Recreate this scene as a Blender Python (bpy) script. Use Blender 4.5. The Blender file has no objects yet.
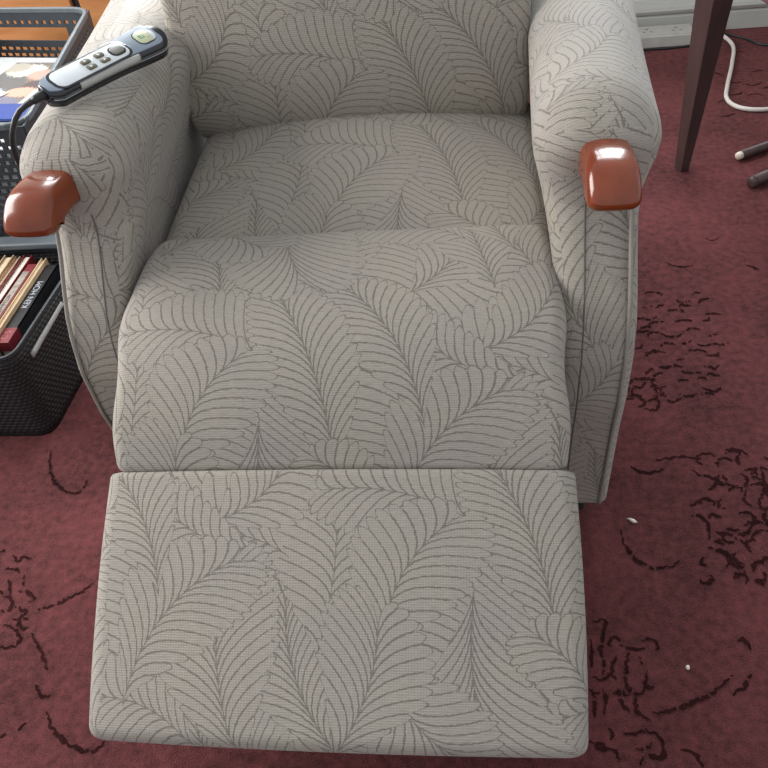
import bpy, bmesh, math, random
from mathutils import Vector, Matrix
R_ = random.Random(11)
scn = bpy.context.scene
col = scn.collection
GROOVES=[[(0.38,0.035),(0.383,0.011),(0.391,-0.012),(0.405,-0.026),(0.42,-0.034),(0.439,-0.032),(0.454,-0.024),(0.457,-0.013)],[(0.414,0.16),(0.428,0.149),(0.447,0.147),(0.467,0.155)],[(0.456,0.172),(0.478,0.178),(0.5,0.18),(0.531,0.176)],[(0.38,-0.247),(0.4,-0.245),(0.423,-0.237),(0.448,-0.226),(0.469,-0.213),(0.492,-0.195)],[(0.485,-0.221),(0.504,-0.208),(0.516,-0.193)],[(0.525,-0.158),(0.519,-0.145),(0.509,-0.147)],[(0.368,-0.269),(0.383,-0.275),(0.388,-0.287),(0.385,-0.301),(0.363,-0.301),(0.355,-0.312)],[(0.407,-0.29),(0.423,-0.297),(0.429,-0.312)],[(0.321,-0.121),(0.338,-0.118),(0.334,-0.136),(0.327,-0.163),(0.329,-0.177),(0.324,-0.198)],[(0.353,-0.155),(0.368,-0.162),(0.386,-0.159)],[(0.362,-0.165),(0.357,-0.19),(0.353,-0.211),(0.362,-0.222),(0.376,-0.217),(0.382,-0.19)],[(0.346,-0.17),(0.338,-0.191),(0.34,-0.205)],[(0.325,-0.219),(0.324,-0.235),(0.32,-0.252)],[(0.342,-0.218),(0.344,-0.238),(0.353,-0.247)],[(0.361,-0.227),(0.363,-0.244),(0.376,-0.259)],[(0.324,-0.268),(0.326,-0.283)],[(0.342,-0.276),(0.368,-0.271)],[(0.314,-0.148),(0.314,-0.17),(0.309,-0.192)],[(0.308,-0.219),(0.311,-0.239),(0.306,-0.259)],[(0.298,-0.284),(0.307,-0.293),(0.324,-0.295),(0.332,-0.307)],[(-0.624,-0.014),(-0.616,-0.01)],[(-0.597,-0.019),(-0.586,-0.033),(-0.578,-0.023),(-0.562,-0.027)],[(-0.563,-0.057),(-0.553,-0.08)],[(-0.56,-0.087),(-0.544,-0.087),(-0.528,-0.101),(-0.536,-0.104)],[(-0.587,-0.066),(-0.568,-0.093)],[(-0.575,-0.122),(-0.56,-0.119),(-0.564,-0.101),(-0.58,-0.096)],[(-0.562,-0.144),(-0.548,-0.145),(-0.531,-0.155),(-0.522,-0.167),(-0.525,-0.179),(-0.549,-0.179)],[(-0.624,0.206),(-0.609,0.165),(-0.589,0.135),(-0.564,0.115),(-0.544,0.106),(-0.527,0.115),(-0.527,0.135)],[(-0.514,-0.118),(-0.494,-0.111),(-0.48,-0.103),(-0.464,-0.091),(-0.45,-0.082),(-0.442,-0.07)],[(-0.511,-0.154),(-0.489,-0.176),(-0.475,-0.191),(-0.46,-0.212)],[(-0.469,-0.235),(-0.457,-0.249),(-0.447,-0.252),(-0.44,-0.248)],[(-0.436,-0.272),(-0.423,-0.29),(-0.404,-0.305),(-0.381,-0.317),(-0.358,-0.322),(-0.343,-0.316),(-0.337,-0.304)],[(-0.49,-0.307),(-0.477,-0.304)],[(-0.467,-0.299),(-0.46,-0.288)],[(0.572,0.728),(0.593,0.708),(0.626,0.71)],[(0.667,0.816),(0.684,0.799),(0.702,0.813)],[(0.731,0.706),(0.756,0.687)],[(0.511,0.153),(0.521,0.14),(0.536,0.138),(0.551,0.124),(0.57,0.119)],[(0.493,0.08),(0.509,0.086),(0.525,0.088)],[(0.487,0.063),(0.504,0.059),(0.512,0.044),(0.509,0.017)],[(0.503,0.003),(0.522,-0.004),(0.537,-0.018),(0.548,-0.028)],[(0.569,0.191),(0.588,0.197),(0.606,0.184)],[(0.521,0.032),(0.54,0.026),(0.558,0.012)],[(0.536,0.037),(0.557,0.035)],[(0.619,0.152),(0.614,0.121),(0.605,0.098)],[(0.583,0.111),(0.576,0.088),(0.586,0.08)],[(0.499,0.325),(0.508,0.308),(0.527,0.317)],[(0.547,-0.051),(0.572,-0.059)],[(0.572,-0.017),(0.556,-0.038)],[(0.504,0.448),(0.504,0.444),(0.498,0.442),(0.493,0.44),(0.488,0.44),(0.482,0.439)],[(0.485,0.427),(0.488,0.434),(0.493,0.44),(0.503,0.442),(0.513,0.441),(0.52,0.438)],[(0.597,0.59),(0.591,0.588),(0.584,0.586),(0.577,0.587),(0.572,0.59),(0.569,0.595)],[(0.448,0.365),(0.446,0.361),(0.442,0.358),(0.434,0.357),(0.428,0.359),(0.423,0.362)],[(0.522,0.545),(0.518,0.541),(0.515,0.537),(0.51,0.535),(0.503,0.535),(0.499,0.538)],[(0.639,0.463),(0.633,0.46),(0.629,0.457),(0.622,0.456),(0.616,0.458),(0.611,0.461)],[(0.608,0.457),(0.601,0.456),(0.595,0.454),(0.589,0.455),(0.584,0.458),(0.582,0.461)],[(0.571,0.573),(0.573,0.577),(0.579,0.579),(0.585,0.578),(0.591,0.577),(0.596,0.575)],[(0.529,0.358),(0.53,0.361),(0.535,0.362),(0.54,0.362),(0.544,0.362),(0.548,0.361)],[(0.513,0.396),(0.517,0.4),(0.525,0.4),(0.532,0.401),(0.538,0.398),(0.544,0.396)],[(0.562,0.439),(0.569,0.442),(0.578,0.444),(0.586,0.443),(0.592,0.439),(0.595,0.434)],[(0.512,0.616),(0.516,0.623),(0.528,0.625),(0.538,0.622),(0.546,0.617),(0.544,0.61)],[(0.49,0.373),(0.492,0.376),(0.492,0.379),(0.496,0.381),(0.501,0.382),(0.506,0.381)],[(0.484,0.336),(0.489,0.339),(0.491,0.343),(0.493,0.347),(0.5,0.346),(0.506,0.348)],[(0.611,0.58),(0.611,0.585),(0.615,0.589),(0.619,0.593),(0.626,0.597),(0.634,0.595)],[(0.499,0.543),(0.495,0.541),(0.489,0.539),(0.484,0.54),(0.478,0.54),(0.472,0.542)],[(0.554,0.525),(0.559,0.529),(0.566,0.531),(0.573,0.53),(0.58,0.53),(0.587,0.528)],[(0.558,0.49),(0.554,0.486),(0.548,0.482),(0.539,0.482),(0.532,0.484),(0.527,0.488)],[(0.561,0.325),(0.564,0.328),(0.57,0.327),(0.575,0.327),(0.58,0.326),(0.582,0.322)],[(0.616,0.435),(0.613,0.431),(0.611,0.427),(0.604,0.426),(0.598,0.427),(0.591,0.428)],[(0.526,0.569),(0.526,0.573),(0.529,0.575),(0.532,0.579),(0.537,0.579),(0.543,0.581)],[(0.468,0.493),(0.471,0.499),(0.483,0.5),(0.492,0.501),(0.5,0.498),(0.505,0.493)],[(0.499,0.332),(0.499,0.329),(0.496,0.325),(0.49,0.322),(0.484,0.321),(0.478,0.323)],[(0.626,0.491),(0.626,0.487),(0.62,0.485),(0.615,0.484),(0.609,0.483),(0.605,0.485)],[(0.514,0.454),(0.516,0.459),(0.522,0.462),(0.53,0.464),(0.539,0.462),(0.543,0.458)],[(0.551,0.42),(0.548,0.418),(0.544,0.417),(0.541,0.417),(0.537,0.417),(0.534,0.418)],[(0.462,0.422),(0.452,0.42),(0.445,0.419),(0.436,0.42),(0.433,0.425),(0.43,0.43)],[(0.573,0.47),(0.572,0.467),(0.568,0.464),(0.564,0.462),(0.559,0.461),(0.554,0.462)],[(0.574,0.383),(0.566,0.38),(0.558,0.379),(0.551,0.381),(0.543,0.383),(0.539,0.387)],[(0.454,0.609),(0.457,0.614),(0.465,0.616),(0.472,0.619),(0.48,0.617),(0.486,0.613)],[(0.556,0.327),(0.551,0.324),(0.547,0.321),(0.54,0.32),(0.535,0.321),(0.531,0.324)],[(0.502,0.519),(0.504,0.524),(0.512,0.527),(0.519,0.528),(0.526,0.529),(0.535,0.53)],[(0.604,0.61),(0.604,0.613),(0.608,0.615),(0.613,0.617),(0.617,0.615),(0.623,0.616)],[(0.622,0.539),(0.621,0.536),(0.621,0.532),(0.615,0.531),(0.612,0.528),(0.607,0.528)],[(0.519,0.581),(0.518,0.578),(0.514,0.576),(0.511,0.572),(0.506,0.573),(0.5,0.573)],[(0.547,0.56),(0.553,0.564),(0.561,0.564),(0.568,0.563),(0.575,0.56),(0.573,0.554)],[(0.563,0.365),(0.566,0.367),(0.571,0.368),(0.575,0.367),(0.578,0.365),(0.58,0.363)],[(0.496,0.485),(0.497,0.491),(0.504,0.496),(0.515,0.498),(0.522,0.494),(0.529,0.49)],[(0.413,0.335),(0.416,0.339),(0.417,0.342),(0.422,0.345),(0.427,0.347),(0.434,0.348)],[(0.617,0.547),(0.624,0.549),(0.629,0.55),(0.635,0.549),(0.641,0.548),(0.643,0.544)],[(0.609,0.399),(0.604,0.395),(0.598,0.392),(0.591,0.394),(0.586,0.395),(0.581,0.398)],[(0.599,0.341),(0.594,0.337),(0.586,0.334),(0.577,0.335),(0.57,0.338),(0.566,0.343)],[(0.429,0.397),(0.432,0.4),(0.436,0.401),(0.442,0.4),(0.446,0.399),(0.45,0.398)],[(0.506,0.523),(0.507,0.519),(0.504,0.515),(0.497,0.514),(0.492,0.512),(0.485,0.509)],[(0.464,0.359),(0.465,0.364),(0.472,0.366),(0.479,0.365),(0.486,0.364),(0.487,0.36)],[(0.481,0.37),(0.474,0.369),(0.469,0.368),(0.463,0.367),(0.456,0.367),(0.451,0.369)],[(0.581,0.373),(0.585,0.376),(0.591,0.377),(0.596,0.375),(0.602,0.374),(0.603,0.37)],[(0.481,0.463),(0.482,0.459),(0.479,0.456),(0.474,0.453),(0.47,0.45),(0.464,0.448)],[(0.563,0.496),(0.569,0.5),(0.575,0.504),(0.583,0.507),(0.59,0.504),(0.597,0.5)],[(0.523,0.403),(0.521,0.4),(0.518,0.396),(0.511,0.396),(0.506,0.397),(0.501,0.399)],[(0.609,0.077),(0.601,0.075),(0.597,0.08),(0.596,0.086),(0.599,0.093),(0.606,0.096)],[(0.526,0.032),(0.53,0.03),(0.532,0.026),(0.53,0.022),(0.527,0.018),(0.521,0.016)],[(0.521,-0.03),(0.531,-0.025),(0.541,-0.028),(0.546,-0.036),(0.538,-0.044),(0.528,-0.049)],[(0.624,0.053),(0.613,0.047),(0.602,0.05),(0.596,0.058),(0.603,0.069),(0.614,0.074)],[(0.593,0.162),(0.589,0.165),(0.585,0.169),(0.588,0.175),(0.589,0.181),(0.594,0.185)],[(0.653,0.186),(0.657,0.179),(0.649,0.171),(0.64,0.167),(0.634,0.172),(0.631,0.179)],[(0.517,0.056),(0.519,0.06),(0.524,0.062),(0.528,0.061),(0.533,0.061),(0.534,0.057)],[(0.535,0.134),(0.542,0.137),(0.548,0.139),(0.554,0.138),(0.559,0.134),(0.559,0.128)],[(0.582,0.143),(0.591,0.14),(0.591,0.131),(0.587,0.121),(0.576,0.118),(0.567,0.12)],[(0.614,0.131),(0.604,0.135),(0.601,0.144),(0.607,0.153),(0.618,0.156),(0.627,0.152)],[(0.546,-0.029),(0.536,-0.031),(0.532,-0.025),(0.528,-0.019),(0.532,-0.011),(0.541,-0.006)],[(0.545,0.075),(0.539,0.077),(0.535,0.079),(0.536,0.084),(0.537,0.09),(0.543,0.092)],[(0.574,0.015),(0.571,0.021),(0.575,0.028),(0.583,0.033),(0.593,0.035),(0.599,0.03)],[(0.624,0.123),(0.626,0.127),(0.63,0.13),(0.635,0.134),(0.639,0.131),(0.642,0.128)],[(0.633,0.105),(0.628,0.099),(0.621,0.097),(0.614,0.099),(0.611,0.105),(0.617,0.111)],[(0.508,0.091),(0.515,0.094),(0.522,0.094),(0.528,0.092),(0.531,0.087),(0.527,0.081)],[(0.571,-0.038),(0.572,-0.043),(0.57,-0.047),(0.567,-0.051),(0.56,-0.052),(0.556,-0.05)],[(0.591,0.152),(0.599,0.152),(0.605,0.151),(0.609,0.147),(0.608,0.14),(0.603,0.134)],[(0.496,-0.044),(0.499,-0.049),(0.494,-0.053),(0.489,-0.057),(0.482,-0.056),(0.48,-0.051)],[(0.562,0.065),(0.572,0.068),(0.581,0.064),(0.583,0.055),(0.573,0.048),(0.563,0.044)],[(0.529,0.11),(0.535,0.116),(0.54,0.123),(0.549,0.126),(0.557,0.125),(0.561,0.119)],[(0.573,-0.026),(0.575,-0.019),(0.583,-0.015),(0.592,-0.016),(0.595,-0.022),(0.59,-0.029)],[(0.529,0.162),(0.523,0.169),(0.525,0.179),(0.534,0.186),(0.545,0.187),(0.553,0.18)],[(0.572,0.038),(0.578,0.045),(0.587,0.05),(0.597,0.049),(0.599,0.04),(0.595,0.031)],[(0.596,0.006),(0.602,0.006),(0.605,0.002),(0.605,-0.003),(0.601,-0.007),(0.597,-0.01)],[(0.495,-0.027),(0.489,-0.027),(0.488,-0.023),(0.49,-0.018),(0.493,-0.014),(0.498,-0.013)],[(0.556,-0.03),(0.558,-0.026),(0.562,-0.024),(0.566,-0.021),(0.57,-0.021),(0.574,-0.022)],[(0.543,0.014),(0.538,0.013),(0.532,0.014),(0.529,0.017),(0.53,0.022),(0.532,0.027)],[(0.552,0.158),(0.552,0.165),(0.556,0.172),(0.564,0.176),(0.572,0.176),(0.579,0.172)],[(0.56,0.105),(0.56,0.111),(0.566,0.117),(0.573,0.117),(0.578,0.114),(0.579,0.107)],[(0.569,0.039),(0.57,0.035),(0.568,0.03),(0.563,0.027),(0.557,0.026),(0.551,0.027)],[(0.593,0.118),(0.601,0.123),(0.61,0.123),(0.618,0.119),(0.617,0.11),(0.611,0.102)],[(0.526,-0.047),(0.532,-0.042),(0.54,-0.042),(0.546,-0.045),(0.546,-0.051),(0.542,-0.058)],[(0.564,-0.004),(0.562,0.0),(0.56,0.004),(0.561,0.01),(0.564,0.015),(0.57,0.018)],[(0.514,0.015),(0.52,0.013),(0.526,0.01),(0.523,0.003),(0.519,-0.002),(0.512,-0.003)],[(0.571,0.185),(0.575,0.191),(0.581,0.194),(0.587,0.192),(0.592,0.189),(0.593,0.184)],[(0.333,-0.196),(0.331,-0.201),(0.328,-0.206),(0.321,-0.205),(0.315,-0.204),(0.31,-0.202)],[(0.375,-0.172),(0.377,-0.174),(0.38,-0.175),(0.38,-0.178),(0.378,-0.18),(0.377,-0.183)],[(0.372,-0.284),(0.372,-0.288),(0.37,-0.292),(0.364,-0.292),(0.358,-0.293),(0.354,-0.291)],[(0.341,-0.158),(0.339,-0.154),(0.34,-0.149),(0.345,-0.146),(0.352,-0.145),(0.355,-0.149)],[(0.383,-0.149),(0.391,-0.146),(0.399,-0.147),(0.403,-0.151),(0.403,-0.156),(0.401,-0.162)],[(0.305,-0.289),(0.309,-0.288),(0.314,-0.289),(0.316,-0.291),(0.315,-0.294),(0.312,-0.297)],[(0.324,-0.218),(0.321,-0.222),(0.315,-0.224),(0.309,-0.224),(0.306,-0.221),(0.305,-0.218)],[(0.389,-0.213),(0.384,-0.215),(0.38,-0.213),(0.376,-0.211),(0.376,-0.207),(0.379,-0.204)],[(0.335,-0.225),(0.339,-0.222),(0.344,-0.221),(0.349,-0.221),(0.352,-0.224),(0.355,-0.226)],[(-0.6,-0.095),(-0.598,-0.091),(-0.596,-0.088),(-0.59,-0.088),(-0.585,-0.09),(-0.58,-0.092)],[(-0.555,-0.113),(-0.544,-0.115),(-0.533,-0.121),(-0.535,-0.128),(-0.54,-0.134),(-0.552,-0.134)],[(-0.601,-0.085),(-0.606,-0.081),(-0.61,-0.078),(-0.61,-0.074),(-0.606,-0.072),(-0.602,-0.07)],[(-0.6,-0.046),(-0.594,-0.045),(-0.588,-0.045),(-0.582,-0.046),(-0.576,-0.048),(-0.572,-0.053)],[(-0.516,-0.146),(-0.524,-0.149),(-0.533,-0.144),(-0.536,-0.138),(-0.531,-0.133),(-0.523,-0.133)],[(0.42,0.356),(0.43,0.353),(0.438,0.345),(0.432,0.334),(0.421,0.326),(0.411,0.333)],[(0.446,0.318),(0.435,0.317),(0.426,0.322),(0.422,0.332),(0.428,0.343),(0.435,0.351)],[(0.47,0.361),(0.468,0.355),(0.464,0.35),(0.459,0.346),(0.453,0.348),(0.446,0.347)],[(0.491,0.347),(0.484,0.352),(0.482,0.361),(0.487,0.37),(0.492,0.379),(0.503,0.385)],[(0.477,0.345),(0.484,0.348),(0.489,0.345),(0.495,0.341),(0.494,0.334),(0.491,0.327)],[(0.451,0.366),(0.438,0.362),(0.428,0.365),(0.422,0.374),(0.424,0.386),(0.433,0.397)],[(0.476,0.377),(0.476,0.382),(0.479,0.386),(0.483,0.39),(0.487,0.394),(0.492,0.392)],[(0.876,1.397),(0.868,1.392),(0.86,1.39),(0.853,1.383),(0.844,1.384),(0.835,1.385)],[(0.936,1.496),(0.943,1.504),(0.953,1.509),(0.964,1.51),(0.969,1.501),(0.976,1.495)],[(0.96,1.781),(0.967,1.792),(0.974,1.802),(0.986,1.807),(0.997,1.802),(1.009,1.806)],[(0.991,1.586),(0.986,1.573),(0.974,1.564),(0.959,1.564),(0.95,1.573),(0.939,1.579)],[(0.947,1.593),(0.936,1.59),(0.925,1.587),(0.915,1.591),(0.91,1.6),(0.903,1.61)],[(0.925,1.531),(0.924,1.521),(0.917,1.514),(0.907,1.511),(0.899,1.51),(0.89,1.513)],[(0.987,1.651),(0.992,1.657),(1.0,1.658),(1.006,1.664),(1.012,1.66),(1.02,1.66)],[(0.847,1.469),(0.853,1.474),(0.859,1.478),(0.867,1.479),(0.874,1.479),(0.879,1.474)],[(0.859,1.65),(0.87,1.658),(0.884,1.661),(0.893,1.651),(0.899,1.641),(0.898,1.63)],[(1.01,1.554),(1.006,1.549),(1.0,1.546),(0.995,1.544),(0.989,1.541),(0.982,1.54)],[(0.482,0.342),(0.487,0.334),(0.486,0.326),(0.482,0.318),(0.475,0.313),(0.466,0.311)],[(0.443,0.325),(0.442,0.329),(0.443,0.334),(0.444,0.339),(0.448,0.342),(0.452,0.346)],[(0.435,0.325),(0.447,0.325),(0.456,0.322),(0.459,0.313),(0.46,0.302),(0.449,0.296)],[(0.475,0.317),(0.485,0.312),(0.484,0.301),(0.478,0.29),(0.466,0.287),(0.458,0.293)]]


# ------------------------------------------------------------------ helpers
def link(o, parent=None):
    col.objects.link(o)
    if parent is not None:
        o.parent = parent
    return o

def mesh_obj(name, verts, faces, mats, parent=None, uvs=None, smooth=True, fmat=None, loc=None):
    me = bpy.data.meshes.new(name)
    me.from_pydata([tuple(v) for v in verts], [], [tuple(f) for f in faces])
    if not isinstance(mats, (list, tuple)):
        mats = [mats]
    for m in mats:
        me.materials.append(m)
    if uvs is not None:
        uvl = me.uv_layers.new(name='UVMap')
        k = 0
        for fuv in uvs:
            for uv in fuv:
                uvl.data[k].uv = uv
                k += 1
    if fmat:
        for p, i in zip(me.polygons, fmat):
            p.material_index = i
    if smooth:
        for p in me.polygons:
            p.use_smooth = True
    me.validate()
    bm = bmesh.new(); bm.from_mesh(me)
    bmesh.ops.recalc_face_normals(bm, faces=bm.faces)
    bm.to_mesh(me); bm.free()
    me.update()
    o = bpy.data.objects.new(name, me)
    if loc is not None:
        o.location = loc
    return link(o, parent)

def thing(name, label, cat, loc=(0, 0, 0), group=None):
    o = bpy.data.objects.new(name, None)
    o.empty_display_size = .05
    o.location = loc
    o['label'] = label; o['category'] = cat
    if group: o['group'] = group
    return link(o)

def tag(o, label, cat, group=None, kind=None):
    o['label'] = label; o['category'] = cat
    if group: o['group'] = group
    if kind: o['kind'] = kind
    return o

def bevel(o, w, seg=3, angle=35):
    m = o.modifiers.new('bevel', 'BEVEL'); m.width = w; m.segments = seg
    m.limit_method = 'ANGLE'; m.angle_limit = math.radians(angle)
    return o

def catmull(pts, n):
    """resample a polyline smoothly into n points, even in arc length"""
    P = [Vector(p) for p in pts]
    P = [P[0] * 2 - P[1]] + P + [P[-1] * 2 - P[-2]]
    dense = []
    for i in range(1, len(P) - 2):
        a, b, c, d = P[i - 1], P[i], P[i + 1], P[i + 2]
        for k in range(24):
            t = k / 24
            dense.append(.5 * ((2 * b) + (c - a) * t + (2 * a - 5 * b + 4 * c - d) * t * t + (3 * b - a - 3 * c + d) * t ** 3))
    dense.append(P[-2])
    L = [0]
    for i in range(1, len(dense)):
        L.append(L[-1] + (dense[i] - dense[i - 1]).length)
    out = []; j = 0
    ts = n if isinstance(n, list) else [k / (n - 1) for k in range(n)]
    for t in ts:
        s = t * L[-1]
        while j < len(L) - 2 and L[j + 1] < s: j += 1
        q = (s - L[j]) / max(1e-9, L[j + 1] - L[j])
        out.append(dense[j].lerp(dense[j + 1], q))
    return out

def tube_geo(pts, r, n=8, rr=None, closed=False):
    """verts, faces of a tube along points; rr optional per-point radius"""
    P = [Vector(p) for p in pts]; V = []; F = []
    up = Vector((0, 0, 1))
    N = len(P); prev = None
    for i, p in enumerate(P):
        if closed:
            t = P[(i + 1) % N] - P[i - 1]
        else:
            t = P[min(i + 1, N - 1)] - P[max(i - 1, 0)]
        t.normalize()
        if prev is None:
            a = t.cross(up)
            if a.length < .1: a = t.cross(Vector((1, 0, 0)))
        else:
            a = prev - t * prev.dot(t)
        a.normalize(); prev = a; b = t.cross(a)
        q = rr[i] if rr else r
        for k in range(n):
            th = 2 * math.pi * k / n
            V.append(p + a * (q * math.cos(th)) + b * (q * math.sin(th)))
    for i in range(N if closed else N - 1):
        j = (i + 1) % N
        for k in range(n):
            F.append((i * n + k, i * n + (k + 1) % n, j * n + (k + 1) % n, j * n + k))
    if not closed:
        F.append(tuple(range(n))[::-1]); F.append(tuple(range((N - 1) * n, N * n)))
    return V, F

def tube(name, pts, r, m, parent=None, n=8, rr=None, closed=False):
    V, F = tube_geo(pts, r, n, rr, closed)
    return mesh_obj(name, V, F, m, parent)

def box_geo(x0, x1, y0, y1, z0, z1):
    V = [(x, y, z) for z in (z0, z1) for y in (y0, y1) for x in (x0, x1)]
    F = [(0, 2, 3, 1), (4, 5, 7, 6), (0, 1, 5, 4), (2, 6, 7, 3), (0, 4, 6, 2), (1, 3, 7, 5)]
    return V, F

def box(name, x0, x1, y0, y1, z0, z1, m, parent=None, bev=.002, smooth=False):
    V, F = box_geo(x0, x1, y0, y1, z0, z1)
    o = mesh_obj(name, V, F, m, parent, smooth=smooth)
    if bev: bevel(o, bev)
    return o

def rrect(w, h, r, ne=14, ns=4, nc=6):
    """rounded rectangle ring, starts bottom-left of the top edge, clockwise: list of (x, n)"""
    r = min(r, w * .999, h * .999)
    out = []
    for k in range(ne): out.append((-w + r + 2 * (w - r) * k / ne, h))
    for k in range(nc):
        a = math.pi / 2 * (1 - k / nc); out.append((w - r + r * math.cos(a), h - r + r * math.sin(a)))
    for k in range(ns): out.append((w, h - r - 2 * (h - r) * k / ns))
    for k in range(nc):
        a = -math.pi / 2 * k / nc; out.append((w - r + r * math.cos(a), -h + r + r * math.sin(a)))
    for k in range(ne): out.append((w - r - 2 * (w - r) * k / ne, -h))
    for k in range(nc):
        a = -math.pi / 2 * (1 + k / nc); out.append((-w + r + r * math.cos(a), -h + r + r * math.sin(a)))
    for k in range(ns): out.append((-w, -h + r + 2 * (h - r) * k / ns))
    for k in range(nc):
        a = math.pi - math.pi / 2 * k / nc; out.append((-w + r + r * math.cos(a), h - r + r * math.sin(a)))
    return out

def pad(name, profile, wf, h, m, parent=None, r=.03, er=(.03, .03), crown=lambda t: 0, flip=1, uv0=(0, 0), xo=0., nt=40, sag=None):
    """upholstered cushion: top surface follows profile (y,z), half width wf(t), half thickness h"""
    ts = []
    for k in range(9): ts.append(k / 9 * .1)
    for k in range(nt): ts.append(.1 + .8 * k / nt)
    for k in range(10): ts.append(.9 + .1 * k / 9)
    P = catmull([(0, y, z) for y, z in profile], 200)
    tot = sum((P[i + 1] - P[i]).length for i in range(199))
    Q = catmull([(0, y, z) for y, z in profile], ts)
    V = []; UVv = []; nr = None
    for i, t in enumerate(ts):
        p = Q[i]; tg = (Q[min(i + 1, len(Q) - 1)] - Q[max(i - 1, 0)]).normalized()
        nrm = Vector((0, -tg.z, tg.y)) * flip
        d0 = t * tot; d1 = (1 - t) * tot
        f = 1.
        if d0 < er[0]: f = min(f, math.sqrt(max(0, 1 - (1 - d0 / er[0]) ** 2)))
        if d1 < er[1]: f = min(f, math.sqrt(max(0, 1 - (1 - d1 / er[1]) ** 2)))
        f = max(f, .04)
        w = wf(t) - (1 - f) * min(.012, r)
        hh = h * f
        ring = rrect(w, hh, min(r, hh))
        nr = len(ring)
        u = 0; us = []
        for k, (x, n_) in enumerate(ring):
            if k: u += math.hypot(x - ring[k - 1][0], n_ - ring[k - 1][1])
            us.append(u - w + min(r, hh))
        for k, (x, n_) in enumerate(ring):
            off = n_ - h
            if n_ > 0: off += crown(t) * (1 - (x / w) ** 2) * f
            s = sag(x / w, t) if sag else 0.
            V.append(p + nrm * off + Vector((x + xo, 0, 0)) + Vector((0, 0, s)))
            UVv.append((us[k] + uv0[0], uv0[1] + flip * (t * tot if flip > 0 else t * tot) * 1))
    F = []; UV = []
    nn = len(ts)
    for i in range(nn - 1):
        for k in range(nr):
            k2 = (k + 1) % nr
            F.append((i * nr + k, i * nr + k2, (i + 1) * nr + k2, (i + 1) * nr + k))
            a = UVv[i * nr + k]; b = UVv[i * nr + k2]; c = UVv[(i + 1) * nr + k2]; d = UVv[(i + 1) * nr + k]
            if k2 == 0:
                b = (a[0] + .005, b[1]); c = (d[0] + .005, c[1])
            UV.append((a, b, c, d))
    F.append(tuple(range(nr))[::-1]); UV.append([UVv[k] for k in range(nr)][::-1])
    F.append(tuple(range((nn - 1) * nr, nn * nr))); UV.append([UVv[k] for k in range((nn - 1) * nr, nn * nr)])
    return mesh_uv(name, V, F, UV, m, parent)

def mesh_uv(name, V, F, UV, m, parent=None):
    """like mesh_obj, keeps per-face uv through the normal fix"""
    me = bpy.data.meshes.new(name)
    bm = bmesh.new()
    vs = [bm.verts.new(v) for v in V]
    uvl = bm.loops.layers.uv.new('UVMap')
    for f, uv in zip(F, UV):
        try:
            bf = bm.faces.new([vs[i] for i in f])
        except ValueError:
            continue
        bf.smooth = True
        for l, q in zip(bf.loops, uv): l[uvl].uv = q
    bmesh.ops.recalc_face_normals(bm, faces=bm.faces)
    bm.to_mesh(me); bm.free()
    me.materials.append(m)
    return link(bpy.data.objects.new(name, me), parent)

# ------------------------------------------------------------------ materials
def new_mat(name):
    m = bpy.data.materials.new(name); m.use_nodes = True
    nt = m.node_tree
    return m, nt, nt.nodes['Principled BSDF']

class S:
    """scalar expression -> Math nodes"""
    nt = None
    def __init__(s, sock): s.k = sock
    @staticmethod
    def op(name, *a, clamp=False):
        n = S.nt.nodes.new('ShaderNodeMath'); n.operation = name; n.use_clamp = clamp
        for i, v in enumerate(a):
            if isinstance(v, S): S.nt.links.new(v.k, n.inputs[i])
            else: n.inputs[i].default_value = v
        return S(n.outputs[0])
    def __add__(s, o): return S.op('ADD', s, o)
    __radd__ = __add__
    def __sub__(s, o): return S.op('SUBTRACT', s, o)
    def __rsub__(s, o): return S.op('SUBTRACT', o, s)
    def __mul__(s, o): return S.op('MULTIPLY', s, o)
    __rmul__ = __mul__
    def __truediv__(s, o): return S.op('DIVIDE', s, o)
    def __rtruediv__(s, o): return S.op('DIVIDE', o, s)
    def __lt__(s, o): return S.op('LESS_THAN', s, o)
    def __gt__(s, o): return S.op('GREATER_THAN', s, o)

def node(nt, t, **kw):
    n = nt.nodes.new(t)
    for k, v in kw.items():
        if k.startswith('i_'): n.inputs[k[2:].replace('_', ' ')].default_value = v
        else: setattr(n, k, v)
    return n

def plain(name, rgb, rough=.5, metal=0., noise=.06, nscale=40, coat=0., bump=0., bscale=200, spec=None):
    """principled with a little procedural colour variation and bump"""
    m, nt, b = new_mat(name)
    tc = node(nt, 'ShaderNodeTexCoord')
    nz = node(nt, 'ShaderNodeTexNoise'); nz.inputs['Scale'].default_value = nscale; nz.inputs['Detail'].default_value = 3
    nt.links.new(tc.outputs['Object'], nz.inputs['Vector'])
    r = node(nt, 'ShaderNodeValToRGB')
    r.color_ramp.elements[0].position = .3; r.color_ramp.elements[1].position = .7
    r.color_ramp.elements[0].color = (*[c * (1 - noise) for c in rgb], 1)
    r.color_ramp.elements[1].color = (*[min(1, c * (1 + noise)) for c in rgb], 1)
    nt.links.new(nz.outputs['Fac'], r.inputs['Fac']); nt.links.new(r.outputs[0], b.inputs['Base Color'])
    b.inputs['Roughness'].default_value = rough; b.inputs['Metallic'].default_value = metal
    b.inputs['Coat Weight'].default_value = coat; b.inputs['Coat Roughness'].default_value = .05
    if spec is not None: b.inputs['Specular IOR Level'].default_value = spec
    if bump:
        n2 = node(nt, 'ShaderNodeTexNoise'); n2.inputs['Scale'].default_value = bscale
        nt.links.new(tc.outputs['Object'], n2.inputs['Vector'])
        bp = node(nt, 'ShaderNodeBump'); bp.inputs['Strength'].default_value = bump; bp.inputs['Distance'].default_value = .002
        nt.links.new(n2.outputs['Fac'], bp.inputs['Height']); nt.links.new(bp.outputs[0], b.inputs['Normal'])
    return m

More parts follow.
